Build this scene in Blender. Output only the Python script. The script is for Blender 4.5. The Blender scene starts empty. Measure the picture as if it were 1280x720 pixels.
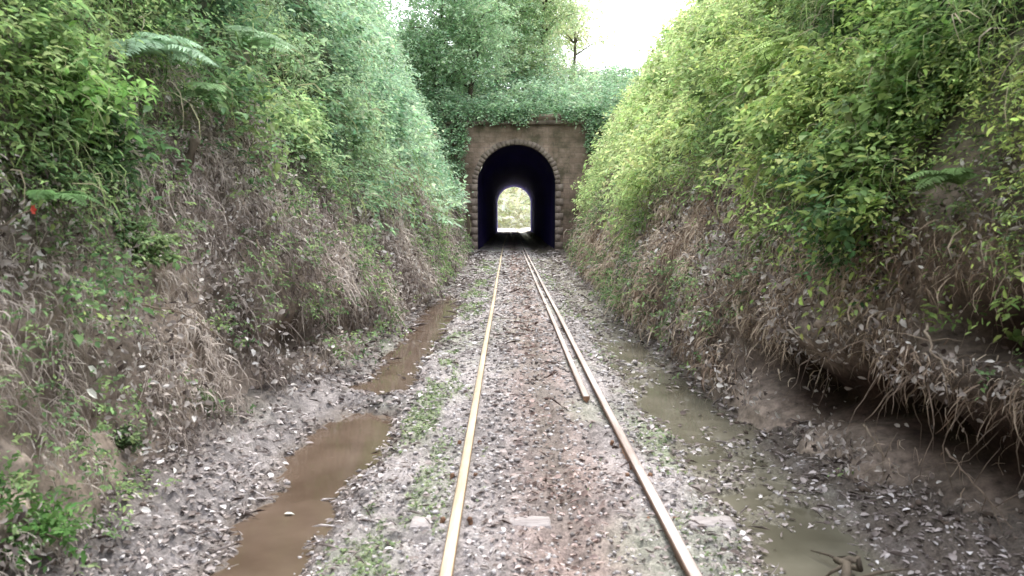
import bpy, math, random
import numpy as np
from mathutils import Vector, Matrix, Euler
rng = np.random.default_rng(11); random.seed(11)
SC = bpy.context.scene; COL = SC.collection
U = lambda a, b, n=None: rng.uniform(a, b, n)

# ------------------------------------------------------------------ camera
CAMZ = 1.52
cam_d = bpy.data.cameras.new('camera'); cam = bpy.data.objects.new('camera', cam_d); COL.objects.link(cam)
cam_d.lens = 28.125; cam_d.sensor_width = 36; cam_d.clip_end = 2000; cam_d.clip_start = 0.05
cam_d.dof.use_dof = True; cam_d.dof.focus_distance = 26; cam_d.dof.aperture_fstop = 3.6
cam.location = (0, 0, CAMZ); cam.rotation_euler = (math.radians(90 - 5.03), 0, math.radians(-0.286))
SC.camera = cam
CM = cam.rotation_euler.to_matrix()

# ------------------------------------------------------------------ noise
def _h(x, y, z, s):
    h = (x.astype(np.int64) * 374761393 + y.astype(np.int64) * 668265263 + z.astype(np.int64) * 1442695041 + s * 97531) & 0xffffffff
    h = ((h ^ (h >> 13)) * 1274126177) & 0xffffffff
    h = ((h ^ (h >> 15)) * 2246822519) & 0xffffffff
    return ((h ^ (h >> 16)) & 0xffff) / 65535.0
def vn(x, y, z=0.0, s=0):
    x, y, z = np.broadcast_arrays(np.asarray(x, float), np.asarray(y, float), np.asarray(z, float))
    xi, yi, zi = np.floor(x), np.floor(y), np.floor(z)
    fx, fy, fz = x - xi, y - yi, z - zi
    fx, fy, fz = [f * f * (3 - 2 * f) for f in (fx, fy, fz)]
    r = 0
    for a in (0, 1):
        for b in (0, 1):
            for c in (0, 1):
                w = (fx if a else 1 - fx) * (fy if b else 1 - fy) * (fz if c else 1 - fz)
                r = r + w * _h(xi + a, yi + b, zi + c, s)
    return r * 2 - 1
def fbm(x, y, z=0.0, s=0, o=4):
    r = 0; a = 1; t = 0
    for k in range(o):
        r = r + a * vn(np.asarray(x) * 2**k, np.asarray(y) * 2**k, np.asarray(z) * 2**k, s + k * 7); t += a; a *= .5
    return r / t
def nrm(v): return v / np.maximum(np.linalg.norm(v, axis=-1, keepdims=True), 1e-9)
def sstep(a, b, x): t = np.clip((np.asarray(x, float) - a) / (b - a), 0, 1); return t * t * (3 - 2 * t)

# ------------------------------------------------------------------ mesh helpers
def mk(name, V, F, mat, parent=None, col=None, smooth=False):
    V = np.array(V, dtype=np.float64).reshape(-1, 3)
    p = parent
    while p is not None:
        V = V - np.array(p.location); p = p.parent
    me = bpy.data.meshes.new(name)
    F = [np.asarray(f, dtype=np.int32) for f in F if len(f)]
    loops = np.concatenate([f.ravel() for f in F])
    tot = np.concatenate([np.full(len(f), f.shape[1], np.int32) for f in F])
    st = np.concatenate([[0], np.cumsum(tot)[:-1]]).astype(np.int32)
    me.vertices.add(len(V)); me.vertices.foreach_set('co', V.astype(np.float32).ravel())
    me.loops.add(len(loops)); me.loops.foreach_set('vertex_index', loops)
    me.polygons.add(len(tot)); me.polygons.foreach_set('loop_start', st)
    try: me.polygons.foreach_set('loop_total', tot)
    except Exception: pass
    if smooth: me.polygons.foreach_set('use_smooth', np.ones(len(tot), bool))
    me.update(calc_edges=True)
    if col is not None:
        c = np.ones((len(V), 4), np.float32); c[:, :col.shape[1]] = col
        ca = me.color_attributes.new('Col', 'FLOAT_COLOR', 'POINT'); ca.data.foreach_set('color', c.ravel())
    me.materials.append(mat)
    o = bpy.data.objects.new(name, me); COL.objects.link(o)
    if parent is not None: o.parent = parent
    return o
def tag(o, label=None, cat=None, group=None, kind=None):
    if label: o['label'] = label
    if cat: o['category'] = cat
    if group: o['group'] = group
    if kind: o['kind'] = kind
    return o
def empty(name, loc, label, cat, group=None):
    o = bpy.data.objects.new(name, None); COL.objects.link(o); o.location = loc; o.empty_display_size = .2
    return tag(o, label, cat, group)
def gridfaces(a, b):
    i = np.arange(a - 1)[:, None] * b + np.arange(b - 1)[None, :]
    return np.stack([i, i + 1, i + b + 1, i + b], -1).reshape(-1, 4)
class MB:
    def __init__(s): s.v = []; s.q = []; s.t = []; s.n = 0
    def add(s, V, Q=(), T=()):
        s.v.append(np.asarray(V, float))
        for q in Q: s.q.append([k + s.n for k in q])
        for t in T: s.t.append([k + s.n for k in t])
        s.n += len(V)
    def hexa(s, V):
        s.add(V, [(0, 3, 2, 1), (4, 5, 6, 7), (0, 1, 5, 4), (1, 2, 6, 5), (2, 3, 7, 6), (3, 0, 4, 7)])
    def box(s, x0, x1, y0, y1, z0, z1, j=0):
        V = np.array([(x0, y0, z0), (x1, y0, z0), (x1, y1, z0), (x0, y1, z0), (x0, y0, z1), (x1, y0, z1), (x1, y1, z1), (x0, y1, z1)], float)
        s.hexa(V + (U(-j, j, V.shape) if j else 0))
    def tube(s, P, R, n=6):
        P = np.asarray(P, float); k = len(P); R = np.broadcast_to(R, (k,))
        T = nrm(np.gradient(P, axis=0)); ref = np.array([.31, .17, .93])
        A = nrm(np.cross(T, ref)); B = np.cross(T, A)
        an = np.linspace(0, 2 * np.pi, n, endpoint=False)
        V = P[:, None] + (A[:, None] * np.cos(an)[None, :, None] + B[:, None] * np.sin(an)[None, :, None]) * R[:, None, None]
        Q = [(i * n + j, i * n + (j + 1) % n, (i + 1) * n + (j + 1) % n, (i + 1) * n + j) for i in range(k - 1) for j in range(n)]
        V = np.concatenate([V.reshape(-1, 3), P[:1], P[-1:]])
        T_ = [(k * n, (j + 1) % n, j) for j in range(n)] + [(k * n + 1, (k - 1) * n + j, (k - 1) * n + (j + 1) % n) for j in range(n)]
        s.add(V, Q, T_)
    def build(s, name, mat, parent=None, smooth=False, col=None):
        V = np.concatenate(s.v); F = []
        if s.q: F.append(np.array(s.q))
        if s.t: F.append(np.array(s.t))
        c = None
        if col is not None: c = np.tile(np.array(col), (len(V), 1))
        return mk(name, V, F, mat, parent, c, smooth)

# ------------------------------------------------------------------ materials
def newmat(name):
    m = bpy.data.materials.new(name); m.use_nodes = True; nt = m.node_tree; nt.nodes.clear()
    return m, nt, lambda t: nt.nodes.new(t), nt.links.new
def leafmat(name, trans=.42, rough=.75, mulvar=.35, nscale=9.0, spec=.12):
    m, nt, N, L = newmat(name)
    out = N('ShaderNodeOutputMaterial'); p = N('ShaderNodeBsdfPrincipled'); tr = N('ShaderNodeBsdfTranslucent'); mx = N('ShaderNodeMixShader')
    a = N('ShaderNodeAttribute'); a.attribute_name = 'Col'
    no = N('ShaderNodeTexNoise'); no.inputs['Scale'].default_value = nscale; no.inputs['Detail'].default_value = 1
    tc = N('ShaderNodeTexCoord'); L(tc.outputs['Object'], no.inputs['Vector'])
    mr = N('ShaderNodeMapRange'); mr.inputs['From Min'].default_value = .3; mr.inputs['From Max'].default_value = .7
    mr.inputs['To Min'].default_value = 1 - mulvar; mr.inputs['To Max'].default_value = 1 + mulvar
    L(no.outputs['Fac'], mr.inputs['Value'])
    mu = N('ShaderNodeVectorMath'); mu.operation = 'SCALE'; L(a.outputs['Color'], mu.inputs[0]); L(mr.outputs[0], mu.inputs['Scale'])
    L(mu.outputs[0], p.inputs['Base Color']); L(mu.outputs[0], tr.inputs['Color'])
    p.inputs['Roughness'].default_value = rough; p.inputs['Specular IOR Level'].default_value = spec
    mx.inputs[0].default_value = trans; L(p.outputs[0], mx.inputs[1]); L(tr.outputs[0], mx.inputs[2]); L(mx.outputs[0], out.inputs[0])
    return m
def noisemat(name, c1, c2, scale=6, rough=.9, bump=.4, bscale=40, metal=0.0, side=None, spec=.3, stretch=None):
    m, nt, N, L = newmat(name)
    out = N('ShaderNodeOutputMaterial'); p = N('ShaderNodeBsdfPrincipled'); L(p.outputs[0], out.inputs[0])
    tc = N('ShaderNodeTexCoord'); mp = N('ShaderNodeMapping'); L(tc.outputs['Object'], mp.inputs[0])
    if stretch: mp.inputs['Scale'].default_value = stretch
    no = N('ShaderNodeTexNoise'); no.inputs['Scale'].default_value = scale; no.inputs['Detail'].default_value = 8; no.inputs['Roughness'].default_value = .65
    L(mp.outputs[0], no.inputs['Vector'])
    cr = N('ShaderNodeValToRGB'); cr.color_ramp.elements[0].position = .35; cr.color_ramp.elements[1].position = .65
    cr.color_ramp.elements[0].color = (*c1, 1); cr.color_ramp.elements[1].color = (*c2, 1)
    L(no.outputs['Fac'], cr.inputs[0])
    if side:   # worn top, rusty flanks
        ge = N('ShaderNodeNewGeometry'); sp = N('ShaderNodeSeparateXYZ'); L(ge.outputs['True Normal'], sp.inputs[0])
        ab = N('ShaderNodeMath'); ab.operation = 'ABSOLUTE'; L(sp.outputs[2], ab.inputs[0])
        mr = N('ShaderNodeMapRange'); mr.inputs['From Min'].default_value = .6; mr.inputs['From Max'].default_value = .95; L(ab.outputs[0], mr.inputs['Value'])
        mx = N('ShaderNodeMix'); mx.data_type = 'RGBA'; mx.inputs[6].default_value = (*side, 1); L(mr.outputs[0], mx.inputs[0]); L(cr.outputs[0], mx.inputs[7]); L(mx.outputs[2], p.inputs['Base Color'])
    else: L(cr.outputs[0], p.inputs['Base Color'])
    n2 = N('ShaderNodeTexNoise'); n2.inputs['Scale'].default_value = bscale; n2.inputs['Detail'].default_value = 6; L(mp.outputs[0], n2.inputs['Vector'])
    b = N('ShaderNodeBump'); b.inputs['Strength'].default_value = bump; b.inputs['Distance'].default_value = .02; L(n2.outputs['Fac'], b.inputs['Height']); L(b.outputs[0], p.inputs['Normal'])
    p.inputs['Roughness'].default_value = rough; p.inputs['Metallic'].default_value = metal; p.inputs['Specular IOR Level'].default_value = spec
    return m
def attrmat(name, rough=.9, scale=60, var=.45, bump=.6, wet=False):
    m, nt, N, L = newmat(name)
    out = N('ShaderNodeOutputMaterial'); p = N('ShaderNodeBsdfPrincipled'); L(p.outputs[0], out.inputs[0])
    a = N('ShaderNodeAttribute'); a.attribute_name = 'Col'
    tc = N('ShaderNodeTexCoord')
    no = N('ShaderNodeTexNoise'); no.inputs['Scale'].default_value = scale; no.inputs['Detail'].default_value = 6; no.inputs['Roughness'].default_value = .7; L(tc.outputs['Object'], no.inputs['Vector'])
    mr = N('ShaderNodeMapRange'); mr.inputs['From Min'].default_value = .3; mr.inputs['From Max'].default_value = .7; mr.inputs['To Min'].default_value = 1 - var; mr.inputs['To Max'].default_value = 1 + var
    L(no.outputs['Fac'], mr.inputs['Value'])
    mu = N('ShaderNodeVectorMath'); mu.operation = 'SCALE'; L(a.outputs['Color'], mu.inputs[0]); L(mr.outputs[0], mu.inputs['Scale']); L(mu.outputs[0], p.inputs['Base Color'])
    b = N('ShaderNodeBump'); b.inputs['Strength'].default_value = bump; b.inputs['Distance'].default_value = .012; L(no.outputs['Fac'], b.inputs['Height']); L(b.outputs[0], p.inputs['Normal'])
    p.inputs['Roughness'].default_value = rough; p.inputs['Specular IOR Level'].default_value = .25
    if wet:
        r = N('ShaderNodeMapRange'); r.inputs['To Min'].default_value = rough; r.inputs['To Max'].default_value = .35; L(a.outputs['Alpha'], r.inputs['Value']); L(r.outputs[0], p.inputs['Roughness'])
    return m
M_leaf = leafmat('leaf green'); M_dry = leafmat('dry straw', .15, .9, .3, 14, .08)
M_ground = attrmat('track bed mud and gravel', wet=True, var=.6, bump=1.0); M_bank = attrmat('bank soil', scale=14, var=.6, bump=1.0)
M_stone = attrmat('gravel stone', scale=30, var=.3, bump=.3); M_lining = attrmat('tunnel lining with painted light', scale=3, var=.25, bump=.6)
M_bark = noisemat('bark', (.05, .04, .03), (.16, .13, .10), 8, stretch=(1, 1, .2))
M_twig = noisemat('dead twig', (.16, .12, .09), (.40, .33, .26), 5)
M_root = noisemat('dirty root', (.09, .065, .05), (.26, .20, .16), 9)
M_rail = noisemat('rail steel worn pale', (.32, .25, .17), (.56, .47, .35), 5, .6, .3, 60, .1, stretch=(1, .12, 1), spec=.3, side=(.26, .17, .10))
M_rail2 = noisemat('rail steel dull rust', (.28, .22, .20), (.56, .50, .48), 4, .6, .3, 60, .1, stretch=(1, .12, 1), spec=.3, side=(.16, .095, .065))
M_rust = noisemat('rusty iron', (.10, .05, .03), (.28, .16, .10), 14, .8, .4, 80)
M_sleeper = noisemat('weathered sleeper', (.25, .22, .22), (.44, .40, .40), 9, .9, .8, 30, stretch=(.6, 1.5, 1))
M_red = noisemat('red petals', (.55, .05, .04), (.75, .14, .10), 30)
M_pale = noisemat('pale leaf', (.55, .55, .48), (.75, .75, .68), 30)
def masonry(name, c1, c2, mortar, wdt=.5, hgt=.24):
    m, nt, N, L = newmat(name)
    out = N('ShaderNodeOutputMaterial'); p = N('ShaderNodeBsdfPrincipled'); L(p.outputs[0], out.inputs[0])
    tc = N('ShaderNodeTexCoord'); sp = N('ShaderNodeSeparateXYZ'); cb = N('ShaderNodeCombineXYZ')
    L(tc.outputs['Object'], sp.inputs[0]); L(sp.outputs[0], cb.inputs[0]); L(sp.outputs[2], cb.inputs[1])
    br = N('ShaderNodeTexBrick'); br.inputs['Scale'].default_value = 1; br.inputs['Brick Width'].default_value = wdt; br.inputs['Row Height'].default_value = hgt
    br.inputs['Mortar Size'].default_value = .012; br.inputs['Color1'].default_value = (*c1, 1); br.inputs['Color2'].default_value = (*c2, 1); br.inputs['Mortar'].default_value = (*mortar, 1)
    L(cb.outputs[0], br.inputs['Vector'])
    no = N('ShaderNodeTexNoise'); no.inputs['Scale'].default_value = .9; no.inputs['Detail'].default_value = 9; no.inputs['Roughness'].default_value = .7; L(tc.outputs['Object'], no.inputs['Vector'])
    cr = N('ShaderNodeValToRGB'); cr.color_ramp.elements[0].position = .40; cr.color_ramp.elements[0].color = (.42, .44, .34, 1); cr.color_ramp.elements[1].position = .54; cr.color_ramp.elements[1].color = (1.0, .93, .86, 1)
    e = cr.color_ramp.elements.new(.68); e.color = (1.5, 1.42, 1.38, 1)
    L(no.outputs['Fac'], cr.inputs[0])
    mx = N('ShaderNodeMix'); mx.data_type = 'RGBA'; mx.blend_type = 'MULTIPLY'; mx.inputs[0].default_value = 1
    L(br.outputs['Color'], mx.inputs[6]); L(cr.outputs[0], mx.inputs[7]); L(mx.outputs[2], p.inputs['Base Color'])
    n2 = N('ShaderNodeTexNoise'); n2.inputs['Scale'].default_value = 12; n2.inputs['Detail'].default_value = 6; L(tc.outputs['Object'], n2.inputs['Vector'])
    b = N('ShaderNodeBump'); b.inputs['Strength'].default_value = .6; b.inputs['Distance'].default_value = .05; L(n2.outputs['Fac'], b.inputs['Height']); L(b.outputs[0], p.inputs['Normal'])
    p.inputs['Roughness'].default_value = .9
    return m
M_wall = masonry('portal masonry', (.215, .165, .135), (.28, .225, .19), (.18, .15, .13))
M_trim = noisemat('portal trim stone', (.14, .11, .09), (.30, .245, .21), 2, .9, .6, 14)
def watermat(name, c, c2):
    m, nt, N, L = newmat(name)
    out = N('ShaderNodeOutputMaterial'); p = N('ShaderNodeBsdfPrincipled'); L(p.outputs[0], out.inputs[0])
    tc = N('ShaderNodeTexCoord'); no = N('ShaderNodeTexNoise'); no.inputs['Scale'].default_value = 2.5; no.inputs['Detail'].default_value = 7; L(tc.outputs['Object'], no.inputs['Vector'])
    cr = N('ShaderNodeValToRGB'); cr.color_ramp.elements[0].position = .35; cr.color_ramp.elements[1].position = .7; cr.color_ramp.elements[0].color = (*c, 1); cr.color_ramp.elements[1].color = (*c2, 1)
    L(no.outputs['Fac'], cr.inputs[0]); L(cr.outputs[0], p.inputs['Base Color'])
    n2 = N('ShaderNodeTexNoise'); n2.inputs['Scale'].default_value = 7; L(tc.outputs['Object'], n2.inputs['Vector'])
    b = N('ShaderNodeBump'); b.inputs['Strength'].default_value = .10; b.inputs['Distance'].default_value = .01; L(n2.outputs['Fac'], b.inputs['Height']); L(b.outputs[0], p.inputs['Normal'])
    p.inputs['Roughness'].default_value = .08; p.inputs['Specular IOR Level'].default_value = .55
    return m
M_water = watermat('muddy brown water', (.085, .058, .041), (.135, .096, .072)); M_water2 = watermat('murky olive water', (.10, .093, .068), (.18, .167, .13))

# ------------------------------------------------------------------ terrain shape
PH = {-1: np.array([-.5, 0, .7, 1.5, 2.6, 4.5, 6.5, 9.0, 11, 13, 15]), 1: np.array([-.5, 0, .8, 1.6, 3.0, 5.0, 7.0, 8.0, 9.0, 10, 12.])}
PG = {-1: np.array([-.1, 0, .2, .5, 1.0, 1.8, 2.6, 3.7, 5, 10, 60]), 1: np.array([-.1, 0, .12, .45, 1.15, 2.15, 3.4, 4.8, 7.6, 15, 60.])}
BY = {-1: ([-30, 2, 3.5, 6, 8, 11, 20, 30, 36, 40, 90, 97, 160], [2.2, 2.1, 2.0, 2.1, 1.8, 1.65, 1.65, 1.85, 2.1, 2.3, 2.4, 15, 20]),
      1: ([-30, 2, 3.5, 4.5, 6, 9, 15, 26, 36, 40, 90, 97, 160], [2.5, 2.5, 2.4, 2.2, 2.0, 1.9, 2.05, 2.45, 3.05, 3.1, 3.2, 16, 20])}
def dents(side, y, h):   # washed out hollows in the foot of the banks
    if side == -1:
        return .38 * np.exp(-((h - .38 - .1 * vn(y * 2, 5)) / .22)**2) * np.exp(-((y - 8.6) / 1.5)**2) * np.clip(.7 + 1.0 * vn(y * 2.2, h * 2, 0, 4), 0, 1.3)
    hc = .38 + .18 * vn(y * 1.2, 7.0, 0, 6)
    return (.60 * np.exp(-((h - hc) / .24)**2) * sstep(7.3, 6.3, y) * np.clip(.80 + .95 * fbm(y * 1.6, h * 1.8, 0, 3, 3), .1, 1.3)
            + .45 * np.exp(-((h - 1.0) / .2)**2 - ((y - 4.1) / .5)**2) + .50 * np.exp(-((h - .45) / .35)**2 - ((y - 9.6) / .38)**2)
            + .3 * np.exp(-((h - .3) / .2)**2) * np.clip(vn(y * .9, 11, 0, 8) - .1, 0, 1) * sstep(18, 11, y))
def bankpt(side, y, h, off=0.0):
    y = np.asarray(y, float); h = np.asarray(h, float)
    g = np.interp(h, PH[side], PG[side]); b = np.interp(y, *BY[side])
    dg = (np.interp(h + .15, PH[side], PG[side]) - np.interp(h - .15, PH[side], PG[side])) / .3
    lo = sstep(0, 1.2, h)
    d = (.28 + .22 * sstep(1.2, 3, h) * sstep(36, 30, y)) * fbm(y * .45, h * .5, 3.1 * side, 5, 3) * lo + .14 * fbm(y * 1.7, h * 1.9, side * 2.0, 9, 4) + .06 * fbm(y * 7, h * 7, 0, 14, 3) * sstep(12, 6, y)
    d = d - dents(side, y, h)
    nx = -side * np.ones_like(dg); N = nrm(np.stack([nx, 0 * nx, dg], -1))
    P = np.stack([side * (b + g), y, h], -1) + N * (d + off)[..., None]
    return P, N
SLABS = [(-.52, -.39), (0.0, .23), (.92, 1.18)]
def gh(x, y):
    x = np.asarray(x, float); y = np.asarray(y, float)
    z = np.interp(x, [-3.2, -1.95, -1.64, -1.48, -1.2, -.96, -.8, -.5, -.25, .8, 1.12, 1.3, 1.7, 1.92, 2.3, 3.6],
                  [.2, .1, -.07, -.16, -.25, -.165, -.1, -.08, -.055, -.055, -.09, -.142, -.152, -.09, 0, .2])
    dm = np.exp(-((x + 1.2) / .35)**2)
    z = z + dm * (.15 * np.exp(-((y - 7.1) / .3)**2) + .16 * sstep(15, 19, y))
    z = z + .045 * fbm(x * .9, y * .7, 0, 21, 3) + .035 * fbm(x * 3.5, y * 3.5, 0, 22, 3) * (.35 + sstep(.6, 1.0, np.abs(x - .27)))
    z = z + .035 * fbm(x * 5, y * 4, 0, 27, 3) * sstep(1.1, 1.3, x)
    z = z + .020 * vn(x * 22, y * 22, 0, 23) + .014 * vn(x * 50, y * 50, 0, 24)
    z = z - .035 * np.exp(-((x - .30) / .07)**2) * (1 + vn(y * 1.5, 3, 0, 2))
    near = np.minimum(np.abs(x + .27), np.abs(x - .80))
    z = np.where((np.abs(x - .27) < .75), np.minimum(z, -.02 - .03 * sstep(.1, .0, near)), z)
    for a, b in SLABS:
        m = sstep(a - .03, a + .05, x) * sstep(b + .03, b - .05, x) * np.exp(-((y - 4.05) / .075)**4)
        z = z * (1 - m) + np.minimum(z, -.066 + .012 * vn(x * 16, y * 16, 0, 29)) * m
    return z
RX = (-.27, .80)

def hit(px, py, lift=0.0):
    d = CM @ Vector(((px - 640) / 1000, (360 - py) / 1000, -1)); d /= d.y
    y = 1.0
    while y < 60:
        x, z = d.x * y, CAMZ + d.z * y
        s = -1 if x < 0 else 1
        P, _ = bankpt(s, np.array([y]), np.array([max(z, -.3)]))
        if abs(x) > abs(P[0, 0]) - lift or z < -.1: break
        y += .05
    return np.array([x, y, z])

# ground sheet
ys = np.concatenate([np.linspace(-30, 1.5, 20)[:-1], np.exp(np.arange(math.log(1.5), math.log(220), .0062))])
xs = np.concatenate([np.linspace(-30, -2.2, 10)[:-1], np.linspace(-2.2, 2.6, 240), np.linspace(2.6, 30, 10)[1:]])
XX, YY = np.meshgrid(xs, ys)
ZZ = gh(XX, YY)
n1 = fbm(XX * 2.2, YY * 1.4, 0, 31); n2 = fbm(XX * 14, YY * 14, 0, 32, 3); n3 = vn(XX * 45, YY * 45, 0, 33)
def mixc(c, tgt, m): m = np.clip(m, 0, 1)[..., None]; return c * (1 - m) + np.array(tgt) * m
c = np.array([.30, .27, .27])[None, None] * np.ones(XX.shape + (1,))
c = mixc(c, (.25, .19, .175), np.exp(-((XX - .30) / .34)**4) * (.8 + .4 * n1))
c = c * (1 + .45 * n2 + .5 * n1 + .3 * n3)[..., None]
c = c * (1 - .28 * sstep(-.8, -1.0, XX) - .25 * sstep(1.0, 1.2, XX))[..., None]
c = mixc(c, (.25, .28, .20), .4 * sstep(-.1, .5, fbm(XX * 1.3, YY * .8, 9, 37)))
moss = np.exp(-((XX + .64) / .22)**2) * sstep(-.1, .35, fbm(XX * 3, YY * 1.1, 0, 35)) + np.exp(-((XX - 1.12) / .2)**2) * sstep(0, .4, fbm(XX * 3, YY * 1.5, 4, 35)) * .8
c = mixc(c, (.19, .25, .12), moss * .7)
wet = np.clip(sstep(-.10, -.16, ZZ) + np.exp(-((XX - .30) / .13)**2) * .95 * sstep(-.7, -.1, vn(YY * 1.2, XX * 4, 0, 3)), 0, 1)
wet = np.where(XX > 1.1, sstep(-.06, -.11, ZZ), wet)
c = mixc(c, (.115, .088, .074), wet * .8)
c = mixc(c, (.15, .14, .10), sstep(1.1, 1.3, XX) * sstep(1.9, 1.7, XX) * wet * .7)
c = mixc(c, (.10, .08, .065), sstep(1.75, 2.0, XX) * .85 + sstep(-1.8, -2.0, XX) * .6)
c = mixc(c, (.60, .57, .48), sstep(88, 92, YY))  # floor past the tunnel paled, daylight put into its colour
cc = np.concatenate([np.clip(c, .01, 1), wet[..., None] * .8], -1).reshape(-1, 4)
g = mk('ground', np.stack([XX, YY, ZZ], -1).reshape(-1, 3), [gridfaces(len(ys), len(xs))], M_ground, None, cc, True)
tag(g, 'muddy gravel floor of the railway cutting', 'ground', kind='structure')
# banks
for side, nm in ((-1, 'left'), (1, 'right')):
    yb = np.concatenate([np.linspace(-30, 1.5, 25)[:-1], np.exp(np.arange(math.log(1.5), math.log(220), .012))])
    hb = np.concatenate([np.linspace(-.5, 1.6, 75), np.linspace(1.66, 9, 105), [9.6, 10.3, 11, 11.6, 12] if side == 1 else [10, 11, 12, 13, 14, 15]])
    HH, YB = np.meshgrid(hb, yb)
    P, N = bankpt(side, YB, HH)
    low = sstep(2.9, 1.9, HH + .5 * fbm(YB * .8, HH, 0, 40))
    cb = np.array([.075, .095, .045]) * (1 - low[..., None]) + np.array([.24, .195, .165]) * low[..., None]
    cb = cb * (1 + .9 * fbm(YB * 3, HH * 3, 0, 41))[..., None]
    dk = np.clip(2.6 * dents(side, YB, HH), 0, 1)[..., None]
    cb = cb * (1 - dk) + np.array([.042, .026, .021]) * (1 + .8 * fbm(YB * 6, HH * 6, 0, 43))[..., None] * dk  # dark bare soil in the hollows, blackened further as painted shade
    P = P.reshape(len(yb), len(hb), 3)
    ext = P[:, -1:].copy(); ext[..., 0] = side * 400; P = np.concatenate([P, ext], 1); cb = np.concatenate([cb, cb[:, -1:]], 1)
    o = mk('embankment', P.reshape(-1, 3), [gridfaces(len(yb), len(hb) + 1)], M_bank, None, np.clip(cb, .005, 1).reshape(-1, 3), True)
    tag(o, f'steep earth bank forming the {nm} side of the cutting', 'embankment', kind='structure')
# hill over tunnel
def hillz(x, y):
    z = 5.95 + 3.3 * sstep(38.3, 50, y) + 1.0 * sstep(50, 62, y) - 3.5 * sstep(80, 90, y)
    z = z + .35 * fbm(np.asarray(x) * .4, np.asarray(y) * .4, 0, 50) * sstep(38.3, 40, y)
    z = z + 2.2 * sstep(-1.5, -7, x) * sstep(38.3, 42, y)
    return z
xh = np.linspace(-14, 14, 60); yh = np.linspace(38.35, 90, 100); XH, YH = np.meshgrid(xh, yh)
o = mk('hill', np.stack([XH, YH, hillz(XH, YH)], -1).reshape(-1, 3), [gridfaces(100, 60)], M_bank, None, (np.ones((6000, 3)) * np.array([.10, .13, .07])), True)
tag(o, 'wooded hill that the tunnel passes under', 'hill', kind='structure')
xh = np.linspace(-60, 60, 40); yh = np.linspace(128, 175, 30); XH, YH = np.meshgrid(xh, yh)
o = mk('hill', np.stack([XH, YH, -1 + (YH - 128) * .6 + .6 * fbm(XH * .2, YH * .2)], -1).reshape(-1, 3), [gridfaces(30, 40)], M_bank, None, (np.ones((1200, 3)) * np.array([.65, .66, .48])), True)
tag(o, 'pale green slope seen through the far mouth of the tunnel', 'hill', kind='structure')
# water
def sheet(name, x0, x1, y0, y1, z, mat, label):
    o = mk(name, [(x0, y0, z), (x1, y0, z), (x1, y1, z), (x0, y1, z)], [np.array([[0, 1, 2, 3]])], mat)
    tag(o, label, 'puddle', kind='structure')
sheet('puddle', -1.72, -.7, .5, 7.08, -.165, M_water, 'long brown puddle in the left ditch nearest the camera')
sheet('puddle', -1.75, -.7, 7.1, 19, -.138, M_water, 'narrow brown puddle further along the left ditch')
sheet('puddle', 1.08, 2.1, 1.0, 10.5, -.131, M_water2, 'shallow olive puddle in the right hand ditch')

# ------------------------------------------------------------------ rails
PROF = np.array([(-.05, -.125), (.05, -.125), (.05, -.115), (.011, -.10), (.008, -.045), (.027, -.034), (.029, -.006), (.024, 0), (-.024, 0), (-.029, -.006), (-.027, -.034), (-.008, -.045), (-.011, -.10), (-.05, -.115)])
def railx(x0, y): y = np.asarray(y, float); return x0 + .28 * sstep(36, 90, y) + .003 * np.sin(y * .55 + x0)
def rail(x0, y0, y1, mat, label, dz=0.0):
    r = empty('rail', (x0, y0, 0), label, 'rail')
    yy = np.unique(np.concatenate([np.arange(y0, min(y1, 40), .25), [min(y1, 40)], np.arange(40, y1, 3) if y1 > 40 else []])); n = len(PROF)
    V = np.stack([railx(x0, yy)[:, None] + PROF[None, :, 0], yy[:, None] + 0 * PROF[None, :, 0], PROF[None, :, 1] + dz + .002 * np.sin(yy * .7)[:, None]], -1).reshape(-1, 3)
    k = len(yy)
    Q = np.array([(i * n + j, i * n + (j + 1) % n, (i + 1) * n + (j + 1) % n, (i + 1) * n + j) for i in range(k - 1) for j in range(n)])
    mk('rail_section', V, [Q], mat, r)
    mk('rail_end', V[:n], [np.arange(n)[None, ::-1]], M_rust, r)
    return r
rl = rail(RX[0], -12, 125, M_rail, 'left running rail, yellowish worn head, beside the brown puddle')
rr = rail(RX[1], -12, 125, M_rail2, 'right running rail, pale worn head, passing outside the shorter rail')
rg = rail(RX[1] - .125, 6.75, 37.5, M_rail2, 'shorter extra rail laid against the inside of the right running rail', -.004)
for r, x0, jy in ((rl, RX[0], (9.2, 20.5)), (rr, RX[1], (5.2, 24.0))):
    for j in jy:
        for s in (-1, 1):
            if x0 > 0 and s < 0 and j > 6: continue
            b = MB(); xx = float(railx(x0, j)) + s * .018
            b.box(xx - .008, xx + .008, j - .25, j + .25, -.105, -.04)
            f = b.build('fishplate', M_rust, r)
            for q in (-.18, -.06, .06, .18):
                b = MB(); b.tube([(xx + s * .008, j + q, -.07), (xx + s * .026, j + q, -.07)], .015, 6); b.build('bolt', M_rust, f)
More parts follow.
